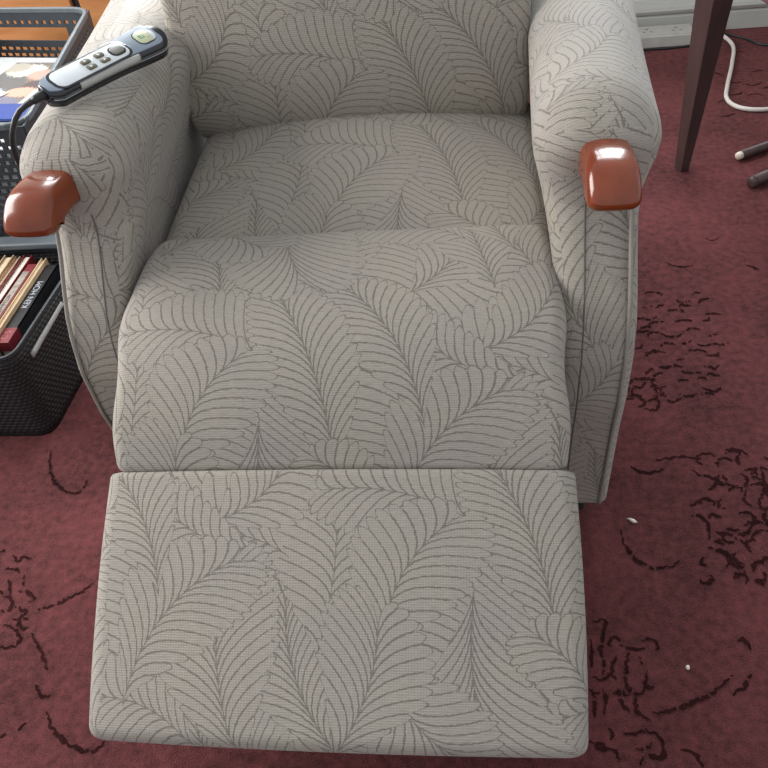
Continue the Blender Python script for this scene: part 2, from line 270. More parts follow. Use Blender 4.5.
# leaf layout of the woven repeat: base (x,y), tip (x,y), half width, rib pitch, steepness, bow
PX = .00108
LEAVES_PX = [
 ((150, 838), (205, 752), 50, 10, .9, .6), ((330, 850), (262, 768), 48, 10, .8, -.8), ((432, 850), (402, 752), 50, 9, .9, .5), ((552, 838), (560, 742), 48, 10, .8, -.4),
 ((232, 825), (212, 745), 46, 9, .9, 0.),
 ((345, 748), (296, 632), 50, 10, 1.0, -.6), ((337, 632), (343, 476), 64, 11, .55, .3), ((285, 562), (205, 548), 66, 12, .5, .6), ((226, 530), (292, 468), 44, 10, .7, .8),
 ((240, 560), (148, 506), 30, 10, .8, -.7), ((192, 742), (90, 712), 44, 10, .6, .8), ((249, 756), (226, 615), 58, 11, .9, -.5),
 ((134, 692), (212, 588), 54, 11, .8, -.7), ((155, 588), (100, 482), 42, 10, 1.0, .5),
 ((497, 542), (356, 500), 50, 11, .6, .6), ((562, 634), (514, 488), 46, 10, 1.0, .4), ((482, 622), (503, 775), 72, 11, 1.0, .4),
 ((385, 662), (446, 742), 50, 11, .9, .5), ((394, 650), (444, 548), 56, 11, .7, -.7), ((349, 754), (388, 658), 54, 11, .9, .5), ((600, 705), (556, 650), 36, 10, .8, .5),
]
TX, TY = 500 * PX, 376 * PX

def fabric_material():
    m, nt, b = new_mat('leaf_jacquard')
    S.nt = nt
    uv = node(nt, 'ShaderNodeUVMap', uv_map='UVMap')
    # slight weave jag on the drawn lines
    nz = node(nt, 'ShaderNodeTexNoise'); nz.inputs['Scale'].default_value = 260; nz.inputs['Detail'].default_value = 1
    nt.links.new(uv.outputs[0], nz.inputs['Vector'])
    sc = node(nt, 'ShaderNodeVectorMath', operation='SCALE'); sc.inputs['Scale']  .default_value = .0026
    sb = node(nt, 'ShaderNodeVectorMath', operation='SUBTRACT'); sb.inputs[1].default_value = (.5, .5, .5)
    nt.links.new(nz.outputs['Color'], sb.inputs[0]); nt.links.new(sb.outputs[0], sc.inputs[0])
    ad = node(nt, 'ShaderNodeVectorMath', operation='ADD')
    nt.links.new(uv.outputs[0], ad.inputs[0]); nt.links.new(sc.outputs[0], ad.inputs[1])
    sp = node(nt, 'ShaderNodeSeparateXYZ'); nt.links.new(ad.outputs[0], sp.inputs[0])
    X, Y = S(sp.outputs[0]), S(sp.outputs[1])
    lw = .00068
    bt = S.op('FRACT', (S.op('SINE', X * (2 * math.pi / TX) * 3.) * .010 + S.op('SINE', Y * (2 * math.pi / TY) * 2.) * .012 + X * .55 + Y * .8) / (12 * PX))
    L = S.op('ABSOLUTE', bt - .5) < .075
    for (bx, by), (tx, ty), hw, pit, steep, bow in LEAVES_PX:
        bx, tx = (bx - 338) * PX, (tx - 338) * PX
        by, ty = (612 - by) * PX, (612 - ty) * PX
        ln = math.hypot(tx - bx, ty - by); ca, sa = (tx - bx) / ln, (ty - by) / ln
        mx, my = (bx + tx) / 2, (by + ty) / 2
        W = hw * PX * 1.16; steep *= 1.25; sg = pit * PX * 1.14
        dx = S.op('WRAP', X - mx, TX / 2, -TX / 2); dy = S.op('WRAP', Y - my, TY / 2, -TY / 2)
        s = S.op('MULTIPLY_ADD', dx, ca, S.op('MULTIPLY_ADD', dy, sa, ln / 2))
        v = S.op('MULTIPLY_ADD', dy, ca, dx * (-sa))
        v = v + (s * (ln - s)) * (bow / ln * .55)
        av = S.op('ABSOLUTE', v)
        q = S.op('MULTIPLY_ADD', av, 1 / W, .012)
        pw = S.op('POWER', q, .38)
        t = S.op('MULTIPLY_ADD', pw, -steep * W, s)
        T = t / ln
        e1 = S.op('MULTIPLY_ADD', T, 2.6, .75, clamp=True); e2 = S.op('MULTIPLY_ADD', T, -1.6, 1.75, clamp=True)
        env = S.op('SQRT', e1 * e2) * W
        fr = S.op('FRACT', t / sg + 40.)
        c = fr - .5; lobe = S.op('MULTIPLY_ADD', c * c, -.8, 1.0)
        edge = S.op('MULTIPLY_ADD', env, lobe, av * -1.)
        inside = edge > 0.
        rd = (.5 - S.op('ABSOLUTE', c)) * sg
        gm = S.op('MULTIPLY_ADD', S.op('DIVIDE', pw, q), .38 * steep, .85)
        rib = (rd / gm) < lw
        stem = av < lw * .8
        out = edge < lw * 2.3
        ln_ = S.op('MAXIMUM', S.op('MAXIMUM', rib, stem), out)
        if L is None: L = ln_ * inside
        else:
            mix = node(nt, 'ShaderNodeMix', data_type='FLOAT')
            nt.links.new(inside.k, mix.inputs[0]); nt.links.new(L.k, mix.inputs[2]); nt.links.new(ln_.k, mix.inputs[3])
            L = S(mix.outputs[0])
    # weave: fine weft ribs and warp
    sp2 = node(nt, 'ShaderNodeSeparateXYZ'); nt.links.new(uv.outputs[0], sp2.inputs[0])
    U, V = S(sp2.outputs[0]), S(sp2.outputs[1])
    weft = S.op('SINE', V * (2 * math.pi / .0026)); warp = S.op('SINE', U * (2 * math.pi / .0031))
    wn = node(nt, 'ShaderNodeTexNoise'); wn.inputs['Detail'].default_value = 2; wn.inputs['Scale'].default_value = 1.
    mp = node(nt, 'ShaderNodeMapping'); mp.inputs['Scale'].default_value = (90, 700, 1)
    nt.links.new(uv.outputs[0], mp.inputs[0]); nt.links.new(mp.outputs[0], wn.inputs['Vector'])
    weave = weft * .05 + warp * .015 + (S(wn.outputs['Fac']) - .5) * .5 + 1.
    big = node(nt, 'ShaderNodeTexNoise'); big.inputs['Scale'].default_value = 9; big.inputs['Detail'].default_value = 2
    nt.links.new(uv.outputs[0], big.inputs['Vector'])
    base = node(nt, 'ShaderNodeMix', data_type='RGBA')
    base.inputs[6].default_value = (*FAB_A, 1); base.inputs[7].default_value = (*FAB_B, 1)
    rr = S.op('MULTIPLY_ADD', S(big.outputs['Fac']), 2.2, -.6, clamp=True)
    nt.links.new(rr.k, base.inputs[0])
    lin = node(nt, 'ShaderNodeMix', data_type='RGBA'); lin.inputs[7].default_value = (*FAB_L, 1)
    nt.links.new((L * .82).k, lin.inputs[0]); nt.links.new(base.outputs[2], lin.inputs[6])
    mul = node(nt, 'ShaderNodeVectorMath', operation='SCALE')
    nt.links.new(lin.outputs[2], mul.inputs[0]); nt.links.new(weave.k, mul.inputs['Scale'])
    nt.links.new(mul.outputs[0], b.inputs['Base Color'])
    b.inputs['Roughness'].default_value = .85; b.inputs['Specular IOR Level'].default_value = .25
    b.inputs['Sheen Weight'].default_value = .25; b.inputs['Sheen Roughness'].default_value = .45
    b.inputs['Sheen Tint'].default_value = (.95, .97, 1, 1)
    bh = weft * .25 + warp * .1 + (S(wn.outputs['Fac'])) * .8 - L * .9
    bp = node(nt, 'ShaderNodeBump'); bp.inputs['Strength'].default_value = .35; bp.inputs['Distance'].default_value = .0012
    nt.links.new(bh.k, bp.inputs['Height']); nt.links.new(bp.outputs[0], b.inputs['Normal'])
    return m

FAB_A = (.374, .340, .284); FAB_B = (.348, .314, .284); FAB_L = (.165, .146, .124)

def carpet_material(name, rgb, dark=False):
    m, nt, b = new_mat(name)
    tc = node(nt, 'ShaderNodeTexCoord')
    def nz(scale, det, rough=.5):
        n = node(nt, 'ShaderNodeTexNoise'); n.inputs['Scale'].default_value = scale; n.inputs['Detail'].default_value = det; n.inputs['Roughness'].default_value = rough
        nt.links.new(tc.outputs['Object'], n.inputs['Vector']); return n
    S.nt = nt
    fine = nz(520, 2, .75); mid = nz(70, 3, .6); big = nz(5, 3, .5)
    f = (S(fine.outputs['Fac']) - .5) * 2.2 + (S(mid.outputs['Fac']) - .5) * 1.9 + (S(big.outputs['Fac']) - .5) * 1.5 + 1.
    c = node(nt, 'ShaderNodeVectorMath', operation='SCALE'); c.inputs[0].default_value = rgb
    nt.links.new(f.k, c.inputs['Scale'])
    nt.links.new(c.outputs[0], b.inputs['Base Color'])
    b.inputs['Roughness'].default_value = 1; b.inputs['Specular IOR Level'].default_value = .1
    b.inputs['Sheen Weight'].default_value = 0. if dark else .12; b.inputs['Sheen Roughness'].default_value = .5
    b.inputs['Sheen Tint'].default_value = (.9, .6, .6, 1)
    h = S(fine.outputs['Fac']) * 1.0 + S(mid.outputs['Fac']) * .45
    bp = node(nt, 'ShaderNodeBump'); bp.inputs['Strength'].default_value = 1.; bp.inputs['Distance'].default_value = .008
    nt.links.new(h.k, bp.inputs['Height']); nt.links.new(bp.outputs[0], b.inputs['Normal'])
    return m

def wood_material(name, a, c, rough=.3, coat=0., scale=(3, 40, 40), rot=0.):
    m, nt, b = new_mat(name)
    tc = node(nt, 'ShaderNodeTexCoord'); mp = node(nt, 'ShaderNodeMapping')
    mp.inputs['Scale'].default_value = scale
    nt.links.new(tc.outputs['Object'], mp.inputs[0])
    n = node(nt, 'ShaderNodeTexNoise'); n.inputs['Scale'].default_value = 2.; n.inputs['Detail'].default_value = 6; n.inputs['Roughness'].default_value = .65
    nt.links.new(mp.outputs[0], n.inputs['Vector'])
    r = node(nt, 'ShaderNodeValToRGB'); r.color_ramp.elements[0].position = .32; r.color_ramp.elements[1].position = .68
    r.color_ramp.elements[0].color = (*a, 1); r.color_ramp.elements[1].color = (*c, 1)
    nt.links.new(n.outputs['Fac'], r.inputs[0]); nt.links.new(r.outputs[0], b.inputs['Base Color'])
    b.inputs['Roughness'].default_value = rough; b.inputs['Coat Weight'].default_value = coat; b.inputs['Coat Roughness'].default_value = .06
    return m

def woven_material(name, rgb):
    m, nt, b = new_mat(name)
    tc = node(nt, 'ShaderNodeTexCoord'); sp = node(nt, 'ShaderNodeSeparateXYZ'); nt.links.new(tc.outputs['Object'], sp.inputs[0])
    S.nt = nt
    x = S(sp.outputs[0]) + S(sp.outputs[1]); z = S(sp.outputs[2])
    row = S.op('FLOOR', z / .0085)
    w = S.op('ABSOLUTE', S.op('SINE', (x / .013 + row * .5) * math.pi)); w2 = S.op('ABSOLUTE', S.op('SINE', z * (math.pi / .0085)))
    h = w * w2
    c = node(nt, 'ShaderNodeVectorMath', operation='SCALE'); c.inputs[0].default_value = rgb
    nt.links.new((h * .5 + .6).k, c.inputs['Scale']); nt.links.new(c.outputs[0], b.inputs['Base Color'])
    b.inputs['Roughness'].default_value = .65
    bp = node(nt, 'ShaderNodeBump'); bp.inputs['Strength'].default_value = .7; bp.inputs['Distance'].default_value = .003
    nt.links.new(h.k, bp.inputs['Height']); nt.links.new(bp.outputs[0], b.inputs['Normal'])
    return m

def photo_material():
    """a printed snapshot: soft blobs of colour inside a white border"""
    m, nt, b = new_mat('snapshot_print')
    tc = node(nt, 'ShaderNodeTexCoord'); S.nt = nt
    nz = node(nt, 'ShaderNodeTexNoise'); nz.inputs['Scale'].default_value = 45
    nt.links.new(tc.outputs['Generated'], nz.inputs['Vector'])
    sp = node(nt, 'ShaderNodeSeparateXYZ'); nt.links.new(tc.outputs['Generated'], sp.inputs[0])
    jx = (S(nz.outputs['Fac']) - .5) * .12
    x = S(sp.outputs[0]) + jx; y = S(sp.outputs[1]) + jx
    cur = None
    def lay(mask, rgb):
        nonlocal cur
        mx = node(nt, 'ShaderNodeMix', data_type='RGBA')
        nt.links.new(mask.k, mx.inputs[0]); mx.inputs[7].default_value = (*rgb, 1)
        if cur is None: mx.inputs[6].default_value = (.16, .15, .13, 1)
        else: nt.links.new(cur, mx.inputs[6])
        cur = mx.outputs[2]
    def ell(cx, cy, rx, ry):
        a = (x - cx) / rx; c = (y - cy) / ry
        return (a * a + c * c) < 1.
    lay(ell(.25, .5, .4, .25), (.10, .12, .13)); lay(ell(.42, .80, .30, .13), (.52, .52, .44)); lay(ell(.22, .86, .2, .1), (.36, .33, .28)); lay(ell(.75, .72, .22, .1), (.50, .30, .25))
    lay(ell(.85, .52, .2, .08), (.08, .08, .09)); lay(ell(.78, .38, .25, .09), (.55, .33, .26)); lay(ell(.3, .35, .2, .1), (.30, .36, .42)); lay(ell(.6, .2, .3, .09), (.14, .16, .22)); lay(ell(.75, .07, .3, .06), (.5, .33, .28))
    X0, Y0 = S(sp.outputs[0]), S(sp.outputs[1])
    bd = S.op('MAXIMUM', S.op('MAXIMUM', X0 < .08, X0 > .93), S.op('MAXIMUM', Y0 < .03, Y0 > .97))
    lay(bd, (.45, .47, .49))
    nt.links.new(cur, b.inputs['Base Color']); b.inputs['Roughness'].default_value = .18
    return m

M = dict(
 fabric=fabric_material(),
 piping=plain('piping_cord', (.30, .275, .24), .9, bump=.4, bscale=900),
 seam=plain('seam_shadow_thread', (.13, .115, .10), .9),
 carpet=carpet_material('plush_carpet', (.175, .047, .049)),
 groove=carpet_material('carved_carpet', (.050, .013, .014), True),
 knuckle=wood_material('varnished_wood', (.165, .026, .006), (.245, .046, .010), .2, .25, (12, 3, 12)),
 dark_wood=wood_material('dark_leg_wood', (.050, .030, .029), (.080, .046, .043), .45, 0., (20, 20, 2)),
 orange_wood=wood_material('orange_wood', (.42, .17, .06), (.60, .28, .11), .4, .2, (2, 14, 14)),
 wall=plain('painted_wall', (.62, .61, .57), .8, noise=.03, nscale=8),
 skirting=plain('skirting_paint', (.42, .425, .40), .5, noise=.05, nscale=10),
 white_plastic=plain('white_plastic', (.43, .43, .40), .45),
 black=plain('black_plastic', (.012, .013, .015), .4),
 bin=plain('slate_plastic', (.036, .043, .050), .42, noise=.1),
 basket=woven_material('woven_black_plastic', (.020, .020, .022)),
 rim=plain('basket_rim_plastic', (.105, .125, .14), .4),
 slot_light_grey=plain('grey_slot_light', (.36, .36, .36), .5),  # pale tone stands for light showing through the basket's grip slot
 paper=plain('white_paper', (.36, .37, .37), .8),
 cream=plain('cream_pages', (.62, .50, .34), .9, noise=.1, nscale=120),
 white_pages=plain('white_pages', (.66, .60, .52), .9, noise=.08, nscale=120),
 pink_pages=plain('pink_pages', (.52, .33, .26), .9, noise=.1, nscale=60),
 tan=plain('tan_cover', (.50, .36, .22), .7, noise=.1),
 red=plain('red_cover', (.16, .013, .02), .5),
 blackcover=plain('black_cover', (.012, .012, .014), .4),
 browncover=plain('brown_cover', (.05, .03, .025), .5),
 greycover=plain('grey_gold_label', (.26, .23, .19), .6, noise=.35, nscale=90),
 white_ink=plain('white_ink', (.36, .38, .43), .6),
 dark_ink=plain('dark_ink', (.04, .035, .03), .6),
 red_ink=plain('faded_red_ink', (.35, .10, .10), .6),
 blue=plain('blue_cover', (.015, .05, .24), .4),
 green=plain('green_ink', (.10, .32, .16), .6),
 navy=plain('navy_shell', (.010, .014, .022), .22, coat=.4),
 slate=plain('slate_blue_faceplate', (.28, .34, .42), .35),
 silver=plain('silver_panel', (.80, .85, .87), .55),
 chrome=plain('chrome_trim', (.62, .63, .64), .2, metal=1),
 grip=plain('pale_grip', (.47, .48, .44), .6),
 button=plain('olive_button', (.15, .13, .08), .35),
 bigbutton=plain('grey_button', (.27, .26, .23), .35),
 badge=plain('pale_yellow_badge', (.62, .64, .42), .35),
 mauve=plain('mauve_seat_fabric', (.24, .14, .13), .9, bump=.4, bscale=500),
 cable_white=plain('white_cable', (.62, .58, .54), .45),
 crumb=plain('pale_crumb', (.85, .78, .65), .8),
 base=plain('dark_base', (.02, .018, .018), .7),
 steel=plain('dark_steel', (.06, .06, .065), .4, metal=.8),
)

# ------------------------------------------------------------------ setting
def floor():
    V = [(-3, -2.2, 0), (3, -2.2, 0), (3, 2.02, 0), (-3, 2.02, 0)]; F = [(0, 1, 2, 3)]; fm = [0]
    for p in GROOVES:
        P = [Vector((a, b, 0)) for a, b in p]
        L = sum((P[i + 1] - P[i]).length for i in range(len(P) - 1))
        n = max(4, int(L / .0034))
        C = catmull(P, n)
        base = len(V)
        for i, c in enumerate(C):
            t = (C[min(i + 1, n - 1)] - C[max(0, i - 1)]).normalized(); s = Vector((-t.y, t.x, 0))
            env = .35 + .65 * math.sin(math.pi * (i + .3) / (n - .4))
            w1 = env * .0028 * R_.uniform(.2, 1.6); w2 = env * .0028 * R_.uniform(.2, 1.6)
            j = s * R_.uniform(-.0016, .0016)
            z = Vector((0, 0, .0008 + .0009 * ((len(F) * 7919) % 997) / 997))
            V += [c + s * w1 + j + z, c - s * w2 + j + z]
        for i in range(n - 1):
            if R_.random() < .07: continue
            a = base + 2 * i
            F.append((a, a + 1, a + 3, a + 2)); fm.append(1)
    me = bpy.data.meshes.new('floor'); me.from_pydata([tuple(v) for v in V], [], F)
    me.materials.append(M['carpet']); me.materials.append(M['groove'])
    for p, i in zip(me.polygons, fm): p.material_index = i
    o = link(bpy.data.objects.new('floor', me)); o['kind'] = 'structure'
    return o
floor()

WX0, WX1, WZ0, WZ1 = -1.25, 1.05, .95, 2.15
def wall_back():
    V = []; F = []
    for a in ((-3, WX0, 0, 2.5), (WX1, 3, 0, 2.5), (WX0, WX1, 0, WZ0), (WX0, WX1, WZ1, 2.5)):
        v, f = box_geo(a[0], a[1], 2.02, 2.14, a[2], a[3]); k = len(V)
        V += v; F += [tuple(i + k for i in q) for q in f]
    o = mesh_obj('wall_back', V, F, M['wall'], smooth=False); o['kind'] = 'structure'
wall_back()
def skirt():
    prof = [(2.02, .0), (1.992, .0), (1.992, .052), (1.996, .058), (1.988, .064), (1.984, .074), (1.988, .084), (1.999, .088), (2.004, .097), (2.02, .10)]
    V = [(x, y, z) for x in (-3, 3) for y, z in prof]; n = len(prof)
    F = [(i, i + 1, n + i + 1, n + i) for i in range(n - 1)] + [tuple(range(n)), tuple(range(n, 2 * n))]
    o = mesh_obj('baseboard_back', V, F, M['skirting'], smooth=False); o['kind'] = 'structure'
skirt()
def window():
    w = bpy.data.objects.new('window_1', None); w.location = ((WX0 + WX1) / 2, 2.08, WZ0); w['kind'] = 'structure'; link(w)
    V = []; F = []
    cx = (WX0 + WX1) / 2
    def add(x0, x1, z0, z1):
        v, f = box_geo(x0 - cx, x1 - cx, -.03, .03, z0 - WZ0, z1 - WZ0); k = len(V)
        V.extend(v); F.extend(tuple(i + k for i in q) for q in f)
    add(WX0, WX1, WZ0, WZ0 + .05); add(WX0, WX1, WZ1 - .05, WZ1)
    n = 3
    for i in range(n + 1):
        x = WX0 + (WX1 - WX0) * i / n; add(x - .03, x + .03, WZ0, WZ1)
    add(WX0, WX1, 1.70, 1.75)
    f = mesh_obj('window_frame', V, F, M['skirting'], w, smooth=False)
    s = box('window_sill', WX0 - cx - .05, WX1 - cx + .05, -.16, -.02, -.03, 0, M['skirting'], w)
window()

# ------------------------------------------------------------------ recliner chair
chair = thing('recliner_chair', 'grey-beige leaf-patterned recliner armchair with raised footrest standing on red carpet', 'armchair', (0, .3, 0))
def CH(o):           # children are modelled in world space; keep that under the moved empty
    o.matrix_parent_inverse = chair.matrix_basis.inverted() if False else Matrix.Translation((0, -.3, 0))
    return o
FB = M['fabric']
V0 = .4
# seat cushion (front edge of it tucks under the leg pad seam)
CH(pad('seat_cushion', [(.08, .43), (.165, .455), (.25, .464), (.35, .471), (.45, .476), (.53, .478)], lambda t: .268, .07, FB, chair, r=.03, er=(.03, .03),
       crown=lambda t: .040 * max(0, min(1, (t - .3) / .6)), uv0=(.09, .23)))
# leg pad, from its seam at the seat down to the footrest
PW = lambda t: .255 + .011 * min(1, t / .28) + .0025 * math.sin(t * 17) * min(1, t * 3)
CH(pad('leg_pad', [(.172, .470), (.15, .4775), (.095, .477), (.034, .467), (-.015, .449), (-.058, .421), (-.098, .385), (-.128, .350), (-.136, .338)], PW, .032, FB, chair, r=.02, er=(.010, .02),
       crown=lambda t: .012 * math.sin(math.pi * min(1, t * 1.0)) , flip=-1, uv0=(.24, .30)))
FW = lambda t: .2725 + .004 * math.sin(math.pi * t)
CH(pad('footrest', [(-.124, .350), (-.142, .340), (-.21, .297), (-.28, .251), (-.34, .212), (-.372, .189), (-.385, .176)], FW, .045, FB, chair, r=.02, er=(.010, .028),
       crown=lambda t: .012, flip=-1, uv0=(0., .148)))
# the back cushion
CH(pad('back_cushion', [(.53, .452), (.475, .462), (.440, .50), (.432, .56), (.44, .64), (.462, .74), (.49, .86), (.53, 1.0), (.575, 1.04)], lambda t: .262 - .002 * t, .07, FB, chair, xo=-.0125, r=.016, er=(.014, .06),
       crown=lambda t: .014 * math.sin(math.pi * t), flip=1, uv0=(.12, .31)))
CH(pad('back_frame', [(.56, .12), (.585, .4), (.61, .8), (.65, 1.02)], lambda t: .262, .035, FB, chair, r=.03, er=(.02, .04), flip=1))

def arm(side):
    lv = []   # z, xi, xo, yf, corner radius, yb
    keys = [(.062, .262, .352, .040, .012), (.075, .260, .3535, .030, .016), (.16, .260, .354, .025, .02), (.235, .260, .354, .021, .02), (.305, .260, .354, .011, .02), (.375, .260, .354, .011, .02),
            (.42, .260, .354, .022, .022), (.45, .259, .354, .034, .03), (.48, .256, .354, .053, .036), (.515, .250, .355, .078, .042), (.54, .244, .359, .092, .047), (.56, .239, .365, .093, .05), (.58, .234, .370, .091, .05), (.60, .231, .372, .090, .05)]
    P = [Vector((k[1], k[2], k[3])) for k in keys]
    for i in range(len(keys) - 1):
        for s in range(5):
            q = s / 5; a, b = keys[i], keys[i + 1]
            sm = q
            lv.append(tuple(a[j] + (b[j] - a[j]) * sm for j in range(5)))
    zc, hz = .60, .058
    for s in range(13):
        a = math.radians(86) * s / 12
        c, sn = math.cos(a), math.sin(a)
        hw = .0705 * (1 - (1 - c) * .96); cx = .3015
        lv.append((zc + hz * sn, cx - hw, cx + hw, .090 + .095 * (1 - c), max(.004, min(.05, hw * .8) )))
    V = []; rings = []
    yb = .72
    for z, xi, xo, yf, r in lv:
        w, l = (xo - xi) / 2, (yb - yf) / 2
        ring = rrect(w, l, r, ne=8, ns=28, nc=6)
        ids = []
        for x, n_ in ring:
            xx = x + (xi + xo) / 2; yy = -n_ + (yf + yb) / 2
            fl = max(0, yy - .14)
            if z > .5:
                k = min(1, (z - .5) / .08)
                xx += ((.055 if side > 0 else .10) * fl + .05 * fl * fl) * k * (.12 + .88 * max(0, min(1, .5 + .9 * x / w)))
            xx += max(0, -x / w) * ((.022 * (1 if z < .5 else max(0, 1 - (z - .5) / .12))) if side < 0 else .013) * max(0, yy - .12) / .35
            if side < 0 and x < 0: xx += max(0, -x / w) * .009 * max(0, min(1, (.53 - z) / .05))
            if side < 0: xx += .005 * min(1, max(0, (z - .5) / .08))
            ids.append(len(V)); V.append(Vector((xx * side, yy, z)))
        rings.append(ids)
    F = []
    n = len(rings[0])
    for i in range(len(rings) - 1):
        for k in range(n):
            F.append((rings[i][k], rings[i][(k + 1) % n], rings[i + 1][(k + 1) % n], rings[i + 1][k]))
    F.append(tuple(rings[0])); F.append(tuple(rings[-1]))
    UV = []
    off = .17 if side > 0 else .41
    for f in F:
        a, b, c = V[f[0]], V[f[1]], V[f[2]]
        nn = (b - a).cross(c - a)
        if len(f) == 4: nn = (V[f[2]] - V[f[0]]).cross(V[f[3]] - V[f[1]])
        nx, ny, nz = abs(nn.x), abs(nn.y), abs(nn.z)
        q = []
        for i in f:
            v = V[i]
            if nz >= max(nx, ny): uvq = (v.x, v.y)
            elif ny >= nx: uvq = (v.x, .16 + v.z - .655)
            else:
                inner = nn.x * 0 + (abs(v.x) < .3)
                uvq = ((.655 - v.z) * (-1 if inner else 1) * side + side * (.226 if inner else .376), v.y)
            q.append((uvq[0] + off, uvq[1] + .13 + off))
        UV.append(q)
    o = CH(mesh_uv('armrest', V, F, UV, FB, chair))
    # piping along the outer front edge and the inner seam of the front panel
    def edge_path(xfun, z0, z1, dy=-.0015):
        pts = []
        for s in range(40):
            z = z0 + (z1 - z0) * s / 39
            for i in range(len(keys) - 1):
                if keys[i][0] <= z <= keys[i + 1][0]:
                    q = (z - keys[i][0]) / (keys[i + 1][0] - keys[i][0]); yf = keys[i][3] + q * (keys[i + 1][3] - keys[i][3])
            pts.append((xfun * side, yf + dy, z))
        return pts
    tube('piping', edge_path(.341, .070, .55), .0026, M['piping'], o, 8)
    tube('seam', edge_path(.290, .070, .56, .0002), .0011, M['seam'], o, 6)
    # varnished wooden knuckle
    k = pad('wooden_knuckle', [(.150, .604), (.118, .6105), (.09, .6155), (.062, .6185), (.038, .617), (.021, .608), (.011, .596), (.009, .580)], lambda t: .0295 - .0025 * (side > 0), .018, M['knuckle'], chair, r=.009, er=(.01, .014),
            crown=lambda t: .005, flip=-1, xo=.306 if side > 0 else -.322)
    CH(k)
    return o
arm(1); arm(-1)
# unseen inner box added to block light, base plinth and the steel footrest links
o = CH(box('seat_box', -.262, .262, .12, .56, .075, .40, M['fabric'], chair, .01))
o = CH(box('base_plinth', -.33, .33, .07, .68, 0., .078, M['base'], chair, .006))
for s in (-1, 1):
    V, F = tube_geo([(.2 * s, .16, .25), (.2 * s, .0, .30), (.2 * s, -.17, .25), (.2 * s, -.29, .19)], .011, 8)
    CH(mesh_obj('footrest_link', V, F, M['steel'], chair))

# ------------------------------------------------------------------ remote handset on the left arm
TAIL, HEAD = Vector((-.336, .172, .666)), Vector((-.238, .336, .668))
ax = (HEAD - TAIL); RL = ax.length
remote = thing('remote_handset', 'dark corded recliner remote handset with silver button panel lying across the left armrest', 'remote control', TAIL)
remote.rotation_euler = (math.radians(22), -math.asin(ax.z / RL), math.atan2(ax.y, ax.x))
def rw(x):      # half width of the handset at x along its length
    t = x / RL
    body = .0198 + .0035 * t - .002 * math.sin(math.pi * min(1, t / .75)) + .003 * max(0, t - .6) / .4
    e0 = .014; e1 = .026
    if x < e0: body *= math.sqrt(max(0, 1 - (1 - x / e0) ** 2)) * .3 + .7 * min(1, .55 + .45 * x / e0)
    if x > RL - e1: body *= math.sqrt(max(0, 1 - ((x - RL + e1) / e1) ** 2))
    return max(body, .0015)
def slab(name, x0, x1, wf, z0, z1, m, parent, n=40, y0=0., dome=0., rnd=.003):
    """plate between x0 and x1 with half width wf(x), rounded upper edge"""
    V = []; F = []
    xs = [x0 + (x1 - x0) * (.5 - .5 * math.cos(math.pi * k / n)) for k in range(n + 1)]
    sec = [(1, z0), (1, z1 - rnd), (None, z1 - rnd * .3), (None, z1)]
    for x in xs:
        w = wf(x)
        ins = [0, 0, rnd * .35, rnd]
        row = []
        for j, (q, z) in enumerate(sec): row.append((max(w - ins[j], w * .3), z))
        ring = [(-a, z) for a, z in row] + [(0, row[-1][1] + dome)] + [(a, z) for a, z in reversed(row)]
        for yy, z in ring: V.append((x, yy + y0, z))
    m_ = len(ring)
    for i in range(n):
        for k in range(m_):
            F.append((i * m_ + k, i * m_ + (k + 1) % m_, (i + 1) * m_ + (k + 1) % m_, (i + 1) * m_ + k))
    F.append(tuple(range(m_))); F.append(tuple(range(n * m_, (n + 1) * m_)))
    return mesh_obj(name, V, F, m, parent)
def rr_w(x0, x1, hw, r):
    def f(x):
        d = min(x - x0, x1 - x)
        if d < r: return max(.0006, hw - r + math.sqrt(max(0, r * r - (r - d) ** 2)))
        return hw
    return f
slab('lower_shell', 0, RL, rw, 0, .012, M['navy'], remote, rnd=.002)
slab('trim_line', .004, RL - .0005, lambda x: rw(x) + .0006, .0118, .0132, M['chrome'], remote, rnd=.0003)
slab('upper_shell', 0.001, RL - .002, lambda x: rw(x) - .0006, .013, .024, M['navy'], remote, dome=.0006, rnd=.005)
slab('faceplate', .003, RL - .012, lambda x: min(rw(x) - .0042, .0212) if x < RL - .02 else min(rw(x) - .0042, rr_w(.003, RL - .012, .0212, .012)(x)), .0235, .0252, M['slate'], remote, rnd=.001, y0=.0012)
slab('panel_recess', .013, .131, rr_w(.013, .131, .0168, .012), .0251, .0257, M['navy'], remote, rnd=.0003)
slab('button_panel', .0165, .1275, rr_w(.0165, .1275, .0140, .010), .0256, .0264, M['silver'], remote, rnd=.0004)
for i in range(2):
    for j in (-1, 1):
        bx = .069 + .021 * i
        b_ = slab('button', bx - .0062, bx + .0062, rr_w(bx - .0062, bx + .0062, .0042, .002), .0262, .0285, M['button'], remote, 12, y0=.0055 * j, rnd=.001)
        slab('arrow_mark', bx - .002, bx + .002, lambda x, bx=bx: max(.0003, .002 * (bx + .002 - x) / .004), .0284, .0288, M['silver'], b_, 6, y0=.0055 * j, rnd=.0001)
slab('button_surround', .103, .125, rr_w(.103, .125, .0095, .008), .0262, .0268, M['navy'], remote, 20, rnd=.0002)
slab('rocker_button', .1055, .1225, rr_w(.1055, .1225, .0068, .0045), .0266, .0295, M['bigbutton'], remote, 16, rnd=.0015)
bx0 = RL - .043
slab('badge_rim', bx0 - .0015, bx0 + .0245, rr_w(bx0 - .0015, bx0 + .0245, .0135, .009), .0250, .0256, M['navy'], remote, 20, rnd=.0002, y0=.001)
slab('crescent', bx0 + .006, bx0 + .0275, rr_w(bx0 + .006, bx0 + .0275, .0115, .0105), .0252, .0259, M['silver'], remote, 20, rnd=.0003, y0=.001)
bd = slab('badge', bx0, bx0 + .0215, rr_w(bx0, bx0 + .0215, .0115, .007), .0256, .0264, M['badge'], remote, 20, rnd=.0004, y0=.001)
mk = []
V = []; F = []
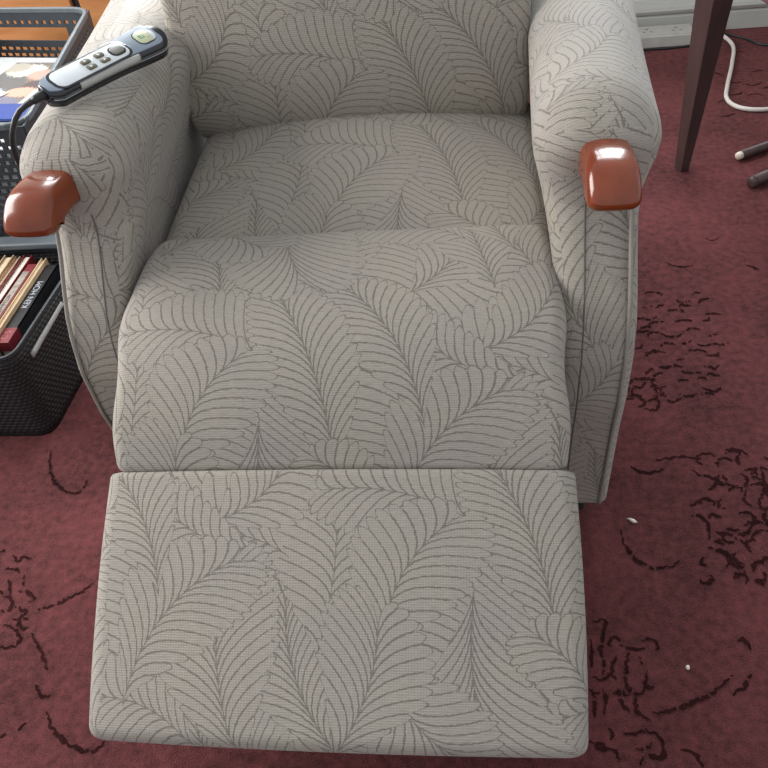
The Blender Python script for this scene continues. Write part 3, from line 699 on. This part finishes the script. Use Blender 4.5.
for (x0, y0_, x1, y1) in ((.005, .006, .0065, .001), (.0075, .006, .009, .002), (.005, .0005, .013, -.001), (.011, .004, .0125, .0015), (.0145, -.002, .016, -.004)):
    k = len(V); v, f = box_geo(bx0 + x0, bx0 + x1, min(y0_, y1), max(y0_, y1), .0263, .0266); V += v; F += [tuple(i + k for i in q) for q in f]
mesh_obj('badge_mark', V, F, M['green'], bd, smooth=False)
# pale rubber grip along the near side
V = []; F = []
n = 24
for k in range(n + 1):
    x = .040 + .092 * k / n
    e = min(1, math.sqrt(max(0, 1 - (2 * k / n - 1) ** 6)) + .12)
    w = rw(x)
    for yy, z in ((-w + .004, .0132), (-w - .0016 * e, .0136), (-w - .002 * e, .018), (-w - .0008 * e, .0215), (-w + .0035, .0252 * 1.0 - .0006)):
        V.append((x, yy, z))
for k in range(n):
    for j in range(5):
        F.append((k * 5 + j, k * 5 + (j + 1) % 5, (k + 1) * 5 + (j + 1) % 5, (k + 1) * 5 + j))
F.append(tuple(range(5))); F.append(tuple(range(n * 5, n * 5 + 5)))
mesh_obj('side_grip', V, F, M['grip'], remote)
# cord leaves the tail, droops over the outer side of the arm
ml = remote.matrix_basis.copy()
rot = Matrix.Translation(TAIL) @ remote.rotation_euler.to_matrix().to_4x4()
inv = rot.inverted()
cord_w = [rot @ Vector((.006, 0, .010)), rot @ Vector((-.012, 0, .010)), Vector((-.357, .152, .668)), Vector((-.368, .144, .655)), Vector((-.379, .142, .632)), Vector((-.387, .150, .60)), Vector((-.388, .168, .55)), Vector((-.380, .20, .45)), Vector((-.374, .26, .25)), Vector((-.372, .32, .14))]
cp = catmull([inv @ p for p in cord_w], 60)
cord = tube('cord', cp, .0036, M['black'], remote, 10)
sl = catmull([inv @ p for p in cord_w[:3]], 10)
tube('strain_relief', sl[:6], .005, M['black'], remote, 10, rr=[.0062, .006, .0057, .0054, .005, .0045])

for o_ in list(remote.children):
    if o_.name not in ('cord', 'strain_relief'): o_.scale.z = .78

# ------------------------------------------------------------------ perforated slate bin (far left)
def lattice(A, B, C, D, nu, nv, hole, thick, m, name, parent):
    """wall panel between bottom A->B and top D->C; cells for which hole(i,j,u,v) are left open; real thickness"""
    A, B, C, D = map(Vector, (A, B, C, D))
    nrm = (B - A).cross(D - A).normalized()
    V = []; F = []
    for s in (0, 1):
        for j in range(nv + 1):
            for i in range(nu + 1):
                u, v = i / nu, j / nv
                V.append((A.lerp(B, u)).lerp(D.lerp(C, u), v) + nrm * (thick * (s - .5)))
    K = (nu + 1) * (nv + 1)
    solid = {(i, j): not hole(i, j, (i + .5) / nu, (j + .5) / nv) for i in range(nu) for j in range(nv)}
    idx = lambda i, j, s: s * K + j * (nu + 1) + i
    for (i, j), q in solid.items():
        if not q: continue
        F.append((idx(i, j, 0), idx(i, j + 1, 0), idx(i + 1, j + 1, 0), idx(i + 1, j, 0)))
        F.append((idx(i, j, 1), idx(i + 1, j, 1), idx(i + 1, j + 1, 1), idx(i, j + 1, 1)))
        for di, dj, e in ((-1, 0, ((i, j), (i, j + 1))), (1, 0, ((i + 1, j + 1), (i + 1, j))), (0, -1, ((i + 1, j), (i, j))), (0, 1, ((i, j + 1), (i + 1, j + 1)))):
            if not solid.get((i + di, j + dj), False):
                (a, b), (c, d) = e
                F.append((idx(a, b, 0), idx(a, b, 1), idx(c, d, 1), idx(c, d, 0)))
    return mesh_obj(name, V, F, m, parent, smooth=False)

ZB = .45
top = [Vector((.009, 0, 0)) + p for p in [Vector((-0.654, .595, ZB)), Vector((-0.756, 1.215, ZB)), Vector((-1.124, 1.29, ZB)), Vector((-1.014, .605, ZB))]]     # front right, back right, back left, front left
cen = sum(top, Vector()) / 4
bot = [Vector((cen.x + (p.x - cen.x) * .86, cen.y + (p.y - cen.y) * .96, .004)) for p in top]
bin_ = thing('storage_bin', 'tall slate-grey perforated plastic bin of photos and papers behind the book basket', 'storage bin', (cen.x, cen.y, 0))
BT = Matrix.Translation((-cen.x, -cen.y, 0))
def BN(o): o.matrix_parent_inverse = BT; return o
def dashes(nv):
    def h(i, j, u, v):
        if u < .05 or u > .95 or v > .965 or v < .05: return False
        sh = 1 if (j // 2) % 2 else 0
        return j % 2 == 0 and (i + sh * 2) % 4 < 3 - (v > .8)
    return h
def back_hole(i, j, u, v):
    if .20 < u < .80 and .845 < v < .905: return True
    if .16 < u < .84 and .80 < v < .925: return False
    return dashes(0)(i, j, u, v)
BN(lattice(bot[1], bot[2], top[2], top[1], 68, 56, back_hole, .004, M['bin'], 'back_wall', bin_))
BN(lattice(bot[0], bot[1], top[1], top[0], 108, 56, dashes(0), .004, M['bin'], 'side_wall', bin_))
BN(lattice(bot[2], bot[3], top[3], top[2], 108, 56, dashes(0), .004, M['bin'], 'side_wall', bin_))
BN(lattice(bot[3], bot[0], top[0], top[3], 76, 60, dashes(0), .004, M['bin'], 'front_wall', bin_))
BN(mesh_obj('bottom', bot + [p + Vector((0, 0, .008)) for p in bot], [(0, 1, 2, 3), (4, 5, 6, 7), (0, 1, 5, 4), (1, 2, 6, 5), (2, 3, 7, 6), (3, 0, 4, 7)], M['bin'], bin_, smooth=False))
def rim_loop(corners, r, n=6):
    pts = []
    N = len(corners)
    for i in range(N):
        p, a, b = corners[i], corners[i - 1], corners[(i + 1) % N]
        d0 = (a - p).normalized(); d1 = (b - p).normalized()
        s, e = p + d0 * r, p + d1 * r
        for k in range(n + 1):
            t = k / n
            pts.append(s * (1 - t) ** 2 + p * 2 * t * (1 - t) + e * t * t)
    return pts
def sweep_rect(name, loop, w, h, m, parent, out=0.):
    """flat lip: rectangular section swept around a level loop"""
    V = []; F = []
    N = len(loop)
    c = sum(loop, Vector()) / N
    for i, p in enumerate(loop):
        t = (loop[(i + 1) % N] - loop[i - 1]).normalized(); s = Vector((t.y, -t.x, 0))
        if s.dot(p - c) < 0: s = -s
        for a, z in ((-w / 2 + out, -h / 2), (w / 2 + out, -h / 2), (w / 2 + out, h / 2), (-w / 2 + out, h / 2)):
            V.append(p + s * a + Vector((0, 0, z)))
    for i in range(N):
        j = (i + 1) % N
        for k in range(4): F.append((i * 4 + k, i * 4 + (k + 1) % 4, j * 4 + (k + 1) % 4, j * 4 + k))
    o = mesh_obj(name, V, F, m, parent, smooth=False)
    return bevel(o, min(w, h) * .3, 3)
BN(sweep_rect('rim', rim_loop(top, .05), .009, .013, M['rim'], bin_, .001))

# contents of the bin
def prism(name, pts, z0, z1, m, parent=None, bev=0.):
    n = len(pts)
    V = [(x, y, z0) for x, y in pts] + [(x, y, z1) for x, y in pts]
    F = [tuple(range(n))[::-1], tuple(range(n, 2 * n))] + [(i, (i + 1) % n, n + (i + 1) % n, n + i) for i in range(n)]
    o = mesh_obj(name, V, F, m, parent, smooth=False)
    if bev: bevel(o, bev)
    return o
o = prism('paper_stack', [(-.722, .66), (-.775, 1.13), (-1.01, 1.175), (-.955, .69)], .013, .372, M['paper'], bev=.004)
tag(o, 'stack of white papers filling the perforated bin beneath the snapshot', 'papers')
def flat(name, origin, e1, e2, z, th, m, label, cat):
    o_, a, b = Vector((*origin, 0)), Vector((*e1, 0)), Vector((*e2, 0))
    W, H = a.length, b.length
    V, F = box_geo(0, W, -H, 0, 0, th)
    ob = mesh_obj(name, V, F, m, smooth=False, loc=(origin[0], origin[1], z))
    ob.rotation_euler = (0, 0, math.atan2(a.y, a.x))
    return tag(ob, label, cat)
flat('photo_print', (-.933, 1.128), (.17, -.030), (.045, -.27), .3725, .0025, photo_material(), 'large white-bordered snapshot of people lying on the papers in the bin', 'photo')
flat('booklet', (-.93, .878), (.178, -.02), (0, -.072), .3755, .005, M['blue'], 'bright blue booklet lying over the lower edge of the snapshot', 'booklet')
lf = flat('leaflet', (-.935, .985), (.075, -.05), (0, -.085), .3755, .001, M['paper'], 'white leaflet printed with green stripes at the left of the snapshot', 'leaflet')
V = []; F = []
for q in range(4):
    k = len(V); v, f = box_geo(.012 + q * .018, .018 + q * .018, -.078, -.008 - q * .008, .001, .0013); V += v; F += [tuple(i + k for i in w_) for w_ in f]
mesh_obj('green_stripe', V, F, M['green'], lf, smooth=False)

# ------------------------------------------------------------------ black woven book basket
bk = [Vector((-.620, .232, .202)), Vector((-.612, .558, .202)), Vector((-1.02, .558, .202)), Vector((-1.02, .232, .202))]
bb = [Vector((-.634, .244, 0)), Vector((-.626, .552, 0)), Vector((-1.0, .552, 0)), Vector((-1.0, .244, 0))]
basket = thing('book_basket', 'low black woven plastic basket full of books on the carpet left of the recliner', 'basket', (-.82, .4, 0))
KT = Matrix.Translation((.82, -.4, 0))
def KN(o): o.matrix_parent_inverse = KT; return o
def basket_body():
    lo, hi = rim_loop(bb, .035, 8), rim_loop(bk, .035, 8)
    N = len(lo); V = []; F = []
    nz = 10
    for side_ in (0, 1):
        for j in range(nz + 1):
            t = j / nz
            for i in range(N):
                p = lo[i].lerp(hi[i], t); c = Vector((-.82, .4, p.z))
                if side_: p = p + (c - p).normalized() * .006; p.z = max(p.z, .006)
                V.append(p)
    K = N * (nz + 1)
    for s in (0, 1):
        for j in range(nz):
            for i in range(N):
                F.append((s * K + j * N + i, s * K + j * N + (i + 1) % N, s * K + (j + 1) * N + (i + 1) % N, s * K + (j + 1) * N + i))
    for i in range(N): F.append((nz * N + i, nz * N + (i + 1) % N, K + nz * N + (i + 1) % N, K + nz * N + i))
    F.append(tuple(range(N))); F.append(tuple(range(K, K + N)))
    return mesh_obj('body', V, F, M['basket'], basket)
KN(basket_body())
KN(sweep_rect('rim', rim_loop([p + Vector((0, 0, .004)) for p in bk], .035, 8), .005, .007, M['bin'], basket))
# broad lip along the far side
V, F = box_geo(-1.0, -.620, .538, .572, .222, .236)
o = KN(mesh_obj('far_lip', V, F, M['rim'], basket, smooth=False)); bevel(o, .004)
# opaque grey bar painted for light through the grip slot facing the armchair
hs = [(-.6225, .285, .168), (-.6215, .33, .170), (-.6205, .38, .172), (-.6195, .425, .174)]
o = KN(tube('slot_light', catmull([Vector(p) for p in hs], 14), .0065, M['slot_light_grey'], basket, 10))

# books stand on edge in the basket, lengthwise
def text(name, body, size, m, parent, loc, rz, ext=.0002):
    cu = bpy.data.curves.new(name, 'FONT'); cu.body = body; cu.size = size; cu.extrude = ext; cu.align_x = 'LEFT'; cu.align_y = 'CENTER'
    ob = bpy.data.objects.new(name + '_src', cu); col.objects.link(ob)
    dg = bpy.context.evaluated_depsgraph_get()
    me = bpy.data.meshes.new_from_object(ob.evaluated_get(dg))
    bpy.data.objects.remove(ob); bpy.data.curves.remove(cu)
    me.materials.clear(); me.materials.append(m)
    t = link(bpy.data.objects.new(name, me), parent); t.location = loc; t.rotation_euler = (0, 0, rz)
    return t
def book(x1, w, y0, y1, ztop, cover, pages, spine_up, label):
    """x1 right face, w thickness; spine up or page edge up"""
    z0 = .0075
    b = thing('book', label, 'book', (x1 - w / 2, (y0 + y1) / 2, z0), 'books in the black basket')
    hw, L, H = w / 2, (y1 - y0) / 2, ztop - z0
    t = min(.0018, w * .16)
    V = []; F = []
    parts = [(-hw, -hw + t, 0, H), (hw - t, hw, 0, H)]
    parts.append((-hw, hw, H - t, H) if spine_up else (-hw, hw, 0, t))
    for xa, xb, za, zb in parts:
        k = len(V); v, f = box_geo(xa, xb, -L, L, za, zb); V += v; F += [tuple(i + k for i in q) for q in f]
    mesh_obj('cover', V, F, cover, b, smooth=False)
    d = .0035
    za, zb = (d, H - t) if spine_up else (t, H - d)
    v, f = box_geo(-hw + t, hw - t, -L + d, L - d, za, zb)
    mesh_obj('page_block', v, f, pages, b, smooth=False)
    return b, H
x = -.643
b, H = book(x, .024, .275, .505, .208, M['blackcover'], M['white_pages'], True, 'black-spined book with white lettering, nearest the armchair in the basket')
text('spine_lettering', 'KEN HOM', .018, M['white_ink'], b, (.0, -.020, H + .0003), math.pi / 2)
v, f = box_geo(-.0121, .0121, -.1156, -.075, H - .02, H + .0004); rp = mesh_obj('red_spine_band', v, f, M['red'], b, smooth=False)
text('spine_lettering', 'C S', .017, M['red_ink'], b, (.0, -.108, H + .0006), math.pi / 2)
x -= .025
book(x, .011, .262, .518, .216, M['tan'], M['cream'], False, 'thin tan paperback just left of the black-spined book')
x -= .0122
b, H = book(x, .021, .262, .50, .215, M['red'], M['white_pages'], True, 'red hardback with a grey lettered spine label')
v, f = box_geo(-.0085, .0045, -.062, .095, H, H + .0004); mesh_obj('spine_label', v, f, M['greycover'], b, smooth=False)
text('spine_lettering', 'MM LLVMM LLN', .011, M['dark_ink'], b, (-.002, -.055, H + .0006), math.pi / 2).name = 'spine_lettering'
v, f = box_geo(-.0105, .0085, -.112, -.065, H, H + .0004); mesh_obj('publisher_patch', v, f, M['paper'], b, smooth=False)
text('publisher_lettering', 'ORS', .016, M['dark_ink'], b, (-.001, -.108, H + .0006), math.pi / 2)
x -= .0222
book(x, .018, .262, .530, .217, M['red'], M['white_pages'], False, 'red-covered book with its white page edges turned up')
x -= .0192
book(x, .0075, .262, .530, .210, M['browncover'], M['browncover'], True, 'thin dark brown book between the white pages and the pinkish paperback')
x -= .0085
book(x, .011, .262, .532, .213, M['tan'], M['pink_pages'], False, 'pinkish paperback with worn page edges up')
x -= .0122
book(x, .020, .262, .532, .217, M['tan'], M['cream'], False, 'thick cream-paged paperback at the left edge of the photo')
x -= .0215
book(x, .014, .262, .52, .207, M['tan'], M['cream'], False, 'leftmost yellowed paperback visible in the basket')

# ------------------------------------------------------------------ wooden sideboard behind the bin
sb = thing('sideboard', 'orange-brown wooden sideboard behind the perforated bin', 'sideboard', (-1.0, 1.65, 0))
def SN(o): o.matrix_parent_inverse = Matrix.Translation((1.0, -1.65, 0)); return o
SN(box('carcass', -1.6, -.52, 1.45, 1.95, .03, .60, M['orange_wood'], sb, .003))
SN(box('top', -1.62, -.50, 1.42, 1.96, .60, .625, M['orange_wood'], sb, .004))
SN(box('door', -1.59, -.892, 1.428, 1.4495, .05, .59, M['orange_wood'], sb, .003))
SN(box('door', -.868, -.53, 1.428, 1.4495, .05, .59, M['orange_wood'], sb, .003))
SN(box('shadow_gap', -.89, -.87, 1.440, 1.4495, .05, .59, M['base'], sb, 0))
SN(box('plinth', -1.56, -.56, 1.48, 1.93, 0, .03, M['base'], sb, 0))

# ------------------------------------------------------------------ dining chair at the upper right
dc = thing('dining_chair', 'dark wooden dining chair with a mauve seat, one tapered leg in view by the wall', 'chair', (.97, 1.1, 0))
DT = Matrix.Translation((-.97, -1.1, 0))
def DN(o): o.matrix_parent_inverse = DT; return o
def leg(bx, by, tx, ty, zt=.43, b=.0125, t=.027, a=math.radians(28)):
    V = []; F = []
    N = 8
    for k in range(N + 1):
        q = k / N; w = b + (t - b) * q
        cx, cy, z = bx + (tx - bx) * q, by + (ty - by) * q, zt * q
        for s in ((-1, -1), (1, -1), (1, 1), (-1, 1)):
            px, py = s[0] * w, s[1] * w
            V.append((cx + px * math.cos(a) - py * math.sin(a), cy + px * math.sin(a) + py * math.cos(a), z))
    for k in range(N):
        for j in range(4): F.append((k * 4 + j, k * 4 + (j + 1) % 4, k * 4 + 4 + (j + 1) % 4, k * 4 + 4 + j))
    F.append((0, 1, 2, 3)); F.append(tuple(range(N * 4, N * 4 + 4)))
    o = DN(mesh_obj('leg', V, F, M['dark_wood'], dc, smooth=False)); bevel(o, .002)
leg(.681, 1.115, .668, 1.062)
leg(1.10, 1.40, 1.08, 1.37); leg(.96, .70, .97, .72); leg(1.40, .97, 1.37, .97)
def disc(name, cx, cy, rx, ry, z0, z1, m, n=48, ex=2.6, rot=.5):
    V = []; F = []
    prof = [(.90, z0), (.985, z0 + .25 * (z1 - z0)), (1., z0 + .5 * (z1 - z0)), (.985, z0 + .8 * (z1 - z0)), (.90, z1), (.5, z1 + .008), (.1, z1 + .01)]
    for s, z in prof:
        for k in range(n):
            th = 2 * math.pi * k / n
            c, q = math.cos(th), math.sin(th)
            x_ = math.copysign(abs(c) ** (2 / ex), c) * rx * s; y_ = math.copysign(abs(q) ** (2 / ex), q) * ry * s
            V.append((cx + x_ * math.cos(rot) - y_ * math.sin(rot), cy + x_ * math.sin(rot) + y_ * math.cos(rot), z))
    for j in range(len(prof) - 1):
        for k in range(n): F.append((j * n + k, j * n + (k + 1) % n, (j + 1) * n + (k + 1) % n, (j + 1) * n + k))
    F.append(tuple(range(n))); F.append(tuple(range((len(prof) - 1) * n, len(prof) * n)))
    return mesh_obj(name, V, F, m, dc)
DN(disc('seat', 1.01, 1.035, .275, .275, .422, .48, M['mauve']))
for (a, b_) in (((.668, 1.062), (.97, .72)), ((.97, .72), (1.37, .97)), ((1.37, .97), (1.08, 1.37)), ((1.08, 1.37), (.668, 1.062))):
    V, F = tube_geo([(a[0], a[1], .402), (b_[0], b_[1], .402)], .016, 4)
for (px, py) in ((1.08, 1.37), (1.37, .97)):
    DN(tube('back_post', [(px, py, .42), (px + .03, py + .02, .7), (px + .07, py + .05, .95)], .017, M['dark_wood'], dc, 8))
DN(tube('back_rail', catmull([Vector((1.15, 1.42, .92)), Vector((1.32, 1.27, .93)), Vector((1.44, 1.02, .92))], 12), .022, M['dark_wood'], dc, 8))

# two dark rods lying on the carpet
def rod(p0, p1, r, label, tip, tipname):
    d = (Vector(p1) - Vector(p0))
    L = d.length
    t = thing('wooden_rod', label, 'rod', p0)
    t.rotation_euler = (0, 0, math.atan2(d.y, d.x))
    tube('shaft', [(.012, 0, r), (L * .5, 0, r), (L, 0, r)], r, M['dark_wood'], t, 14)
    o = tube(tipname, [(0, 0, r), (.002, 0, r), (.012, 0, r)], r, tip, t, 14, rr=[r * .8, r * .97, r * .97] if tipname == 'rounded_end' else [r * .72, r * .8, r * .85])
rod((.818, 1.142, 0.001), (1.22, 1.36, .001), .0115, 'upper dark rod on the carpet with a pale wooden tip', M['crumb'], 'pale_tip')
rod((.815, 1.010, 0.001), (1.18, 1.25, .001), .0135, 'lower dark rod on the carpet with a blunt rounded end', M['dark_wood'], 'rounded_end')

# ------------------------------------------------------------------ wall end: extension block, cables
eb = thing('extension_block', 'cream double socket block on the carpet against the skirting', 'socket block', (.78, 1.92, 0))
box('casing', -.17, .088, -.042, .042, 0, .038, M['white_plastic'], eb, .004)
fp = box('faceplate', -.165, .083, -.037, .037, .0375, .041, M['white_plastic'], eb, .0015)
for cx in (-.055, .035):
    s_ = box('socket_hole', cx - .004, cx + .004, .008, .013, .0405, .0413, M['black'], fp, 0)
    for dx in (-.011, .011): box('socket_hole', cx + dx - .004, cx + dx + .004, -.014, -.010, .0405, .0413, M['black'], fp, 0)
o = tube('white_cable', catmull([Vector(p) for p in ((.925, 1.968, .034), (.950, 1.930, .017), (.974, 1.84, .0075), (.938, 1.70, .0065), (.893, 1.56, .0065), (.872, 1.475, .0065), (.892, 1.418, .0065), (.955, 1.398, .0065), (1.06, 1.42, .0065), (1.3, 1.45, .0065))], 60), .0058, M['cable_white'], n=10)
tag(o, 'white cable curving over the carpet behind the dark chair leg', 'cable')
o = tube('black_cable', catmull([Vector(p) for p in ((.60, 1.865, .004), (.714, 1.863, .004), (.791, 1.862, .004), (.879, 1.88, .004), (.94, 1.94, .004), (.98, 1.943, .004), (1.025, 1.898, .004), (1.08, 1.83, .004), (1.3, 1.75, .004))], 50), .0035, M['black'], n=8)
tag(o, 'thin black cable lying along the foot of the skirting', 'cable')

# crumbs
def crumb(name, pts, th, loc, label):
    n = len(pts)
    V = [(x_, y_, 0) for x_, y_ in pts] + [(x_ * .7, y_ * .7, th) for x_, y_ in pts]
    F = [tuple(range(n))[::-1], tuple(range(n, 2 * n))] + [(i, (i + 1) % n, n + (i + 1) % n, n + i) for i in range(n)]
    o = mesh_obj(name, V, F, M['crumb'], loc=loc); return tag(o, label, 'crumb')
crumb('crumb', [(-.0085, .0045), (-.004, .0042), (0, .003), (.005, .0008), (.0085, -.0035), (.003, -.0045), (-.0015, -.0025), (-.004, .001)], .003, (.400, .051, .0014), 'pale pointed crumb on the carpet to the right of the footrest seam')
crumb('crumb', [(.003 * math.cos(a * .785), .0035 * math.sin(a * .785)) for a in range(8)], .004, (.436, -.186, .0014), 'tiny round white crumb on the carpet at lower right')

# ------------------------------------------------------------------ light
def area(name, loc, rot, sx, sy, power, rgb):
    l = bpy.data.lights.new(name, 'AREA'); l.shape = 'RECTANGLE'; l.size = sx; l.size_y = sy; l.energy = power; l.color = rgb
    o = link(bpy.data.objects.new(name, l)); o.location = loc; o.rotation_euler = rot
    return o
area('daylight_window', ((WX0 + WX1) / 2, 2.16, (WZ0 + WZ1) / 2), (math.radians(90), 0, math.radians(180)), WX1 - WX0, WZ1 - WZ0, 120, (.90, .96, 1.0))
area('room_window', (-2.0, .58, 1.45), (math.radians(64), 0, math.radians(-90)), 1.6, 1.2, 68, (1.0, .97, .94))
w = bpy.data.worlds.new('room_air'); scn.world = w; w.use_nodes = True
bg = w.node_tree.nodes['Background']; bg.inputs[0].default_value = (.93, .96, 1.0, 1); bg.inputs[1].default_value = .68

# ------------------------------------------------------------------ camera
cam = bpy.data.cameras.new('camera'); cam.sensor_width = 36; cam.lens = 770 / 768 * 36; cam.clip_start = .02
co = link(bpy.data.objects.new('camera', cam))
p_, yw, rl = .765, -.168, .136
Fd = Vector((math.sin(yw) * math.cos(p_), math.cos(yw) * math.cos(p_), -math.sin(p_)))
rv = Vector((math.cos(yw), -math.sin(yw), 0)); dv = Fd.cross(rv)
rr_ = rv * math.cos(rl) + dv * math.sin(rl); dd_ = dv * math.cos(rl) - rv * math.sin(rl)
mt = Matrix((rr_, -dd_, -Fd)).transposed().to_4x4(); mt.translation = (.166, -.68, 1.02)
co.matrix_world = mt
scn.camera = co
scn.view_settings.view_transform = 'Standard'; scn.view_settings.look = 'None'
scn.view_settings.gamma = 1; scn.view_settings.use_curve_mapping = False
scn.view_settings.exposure = .09
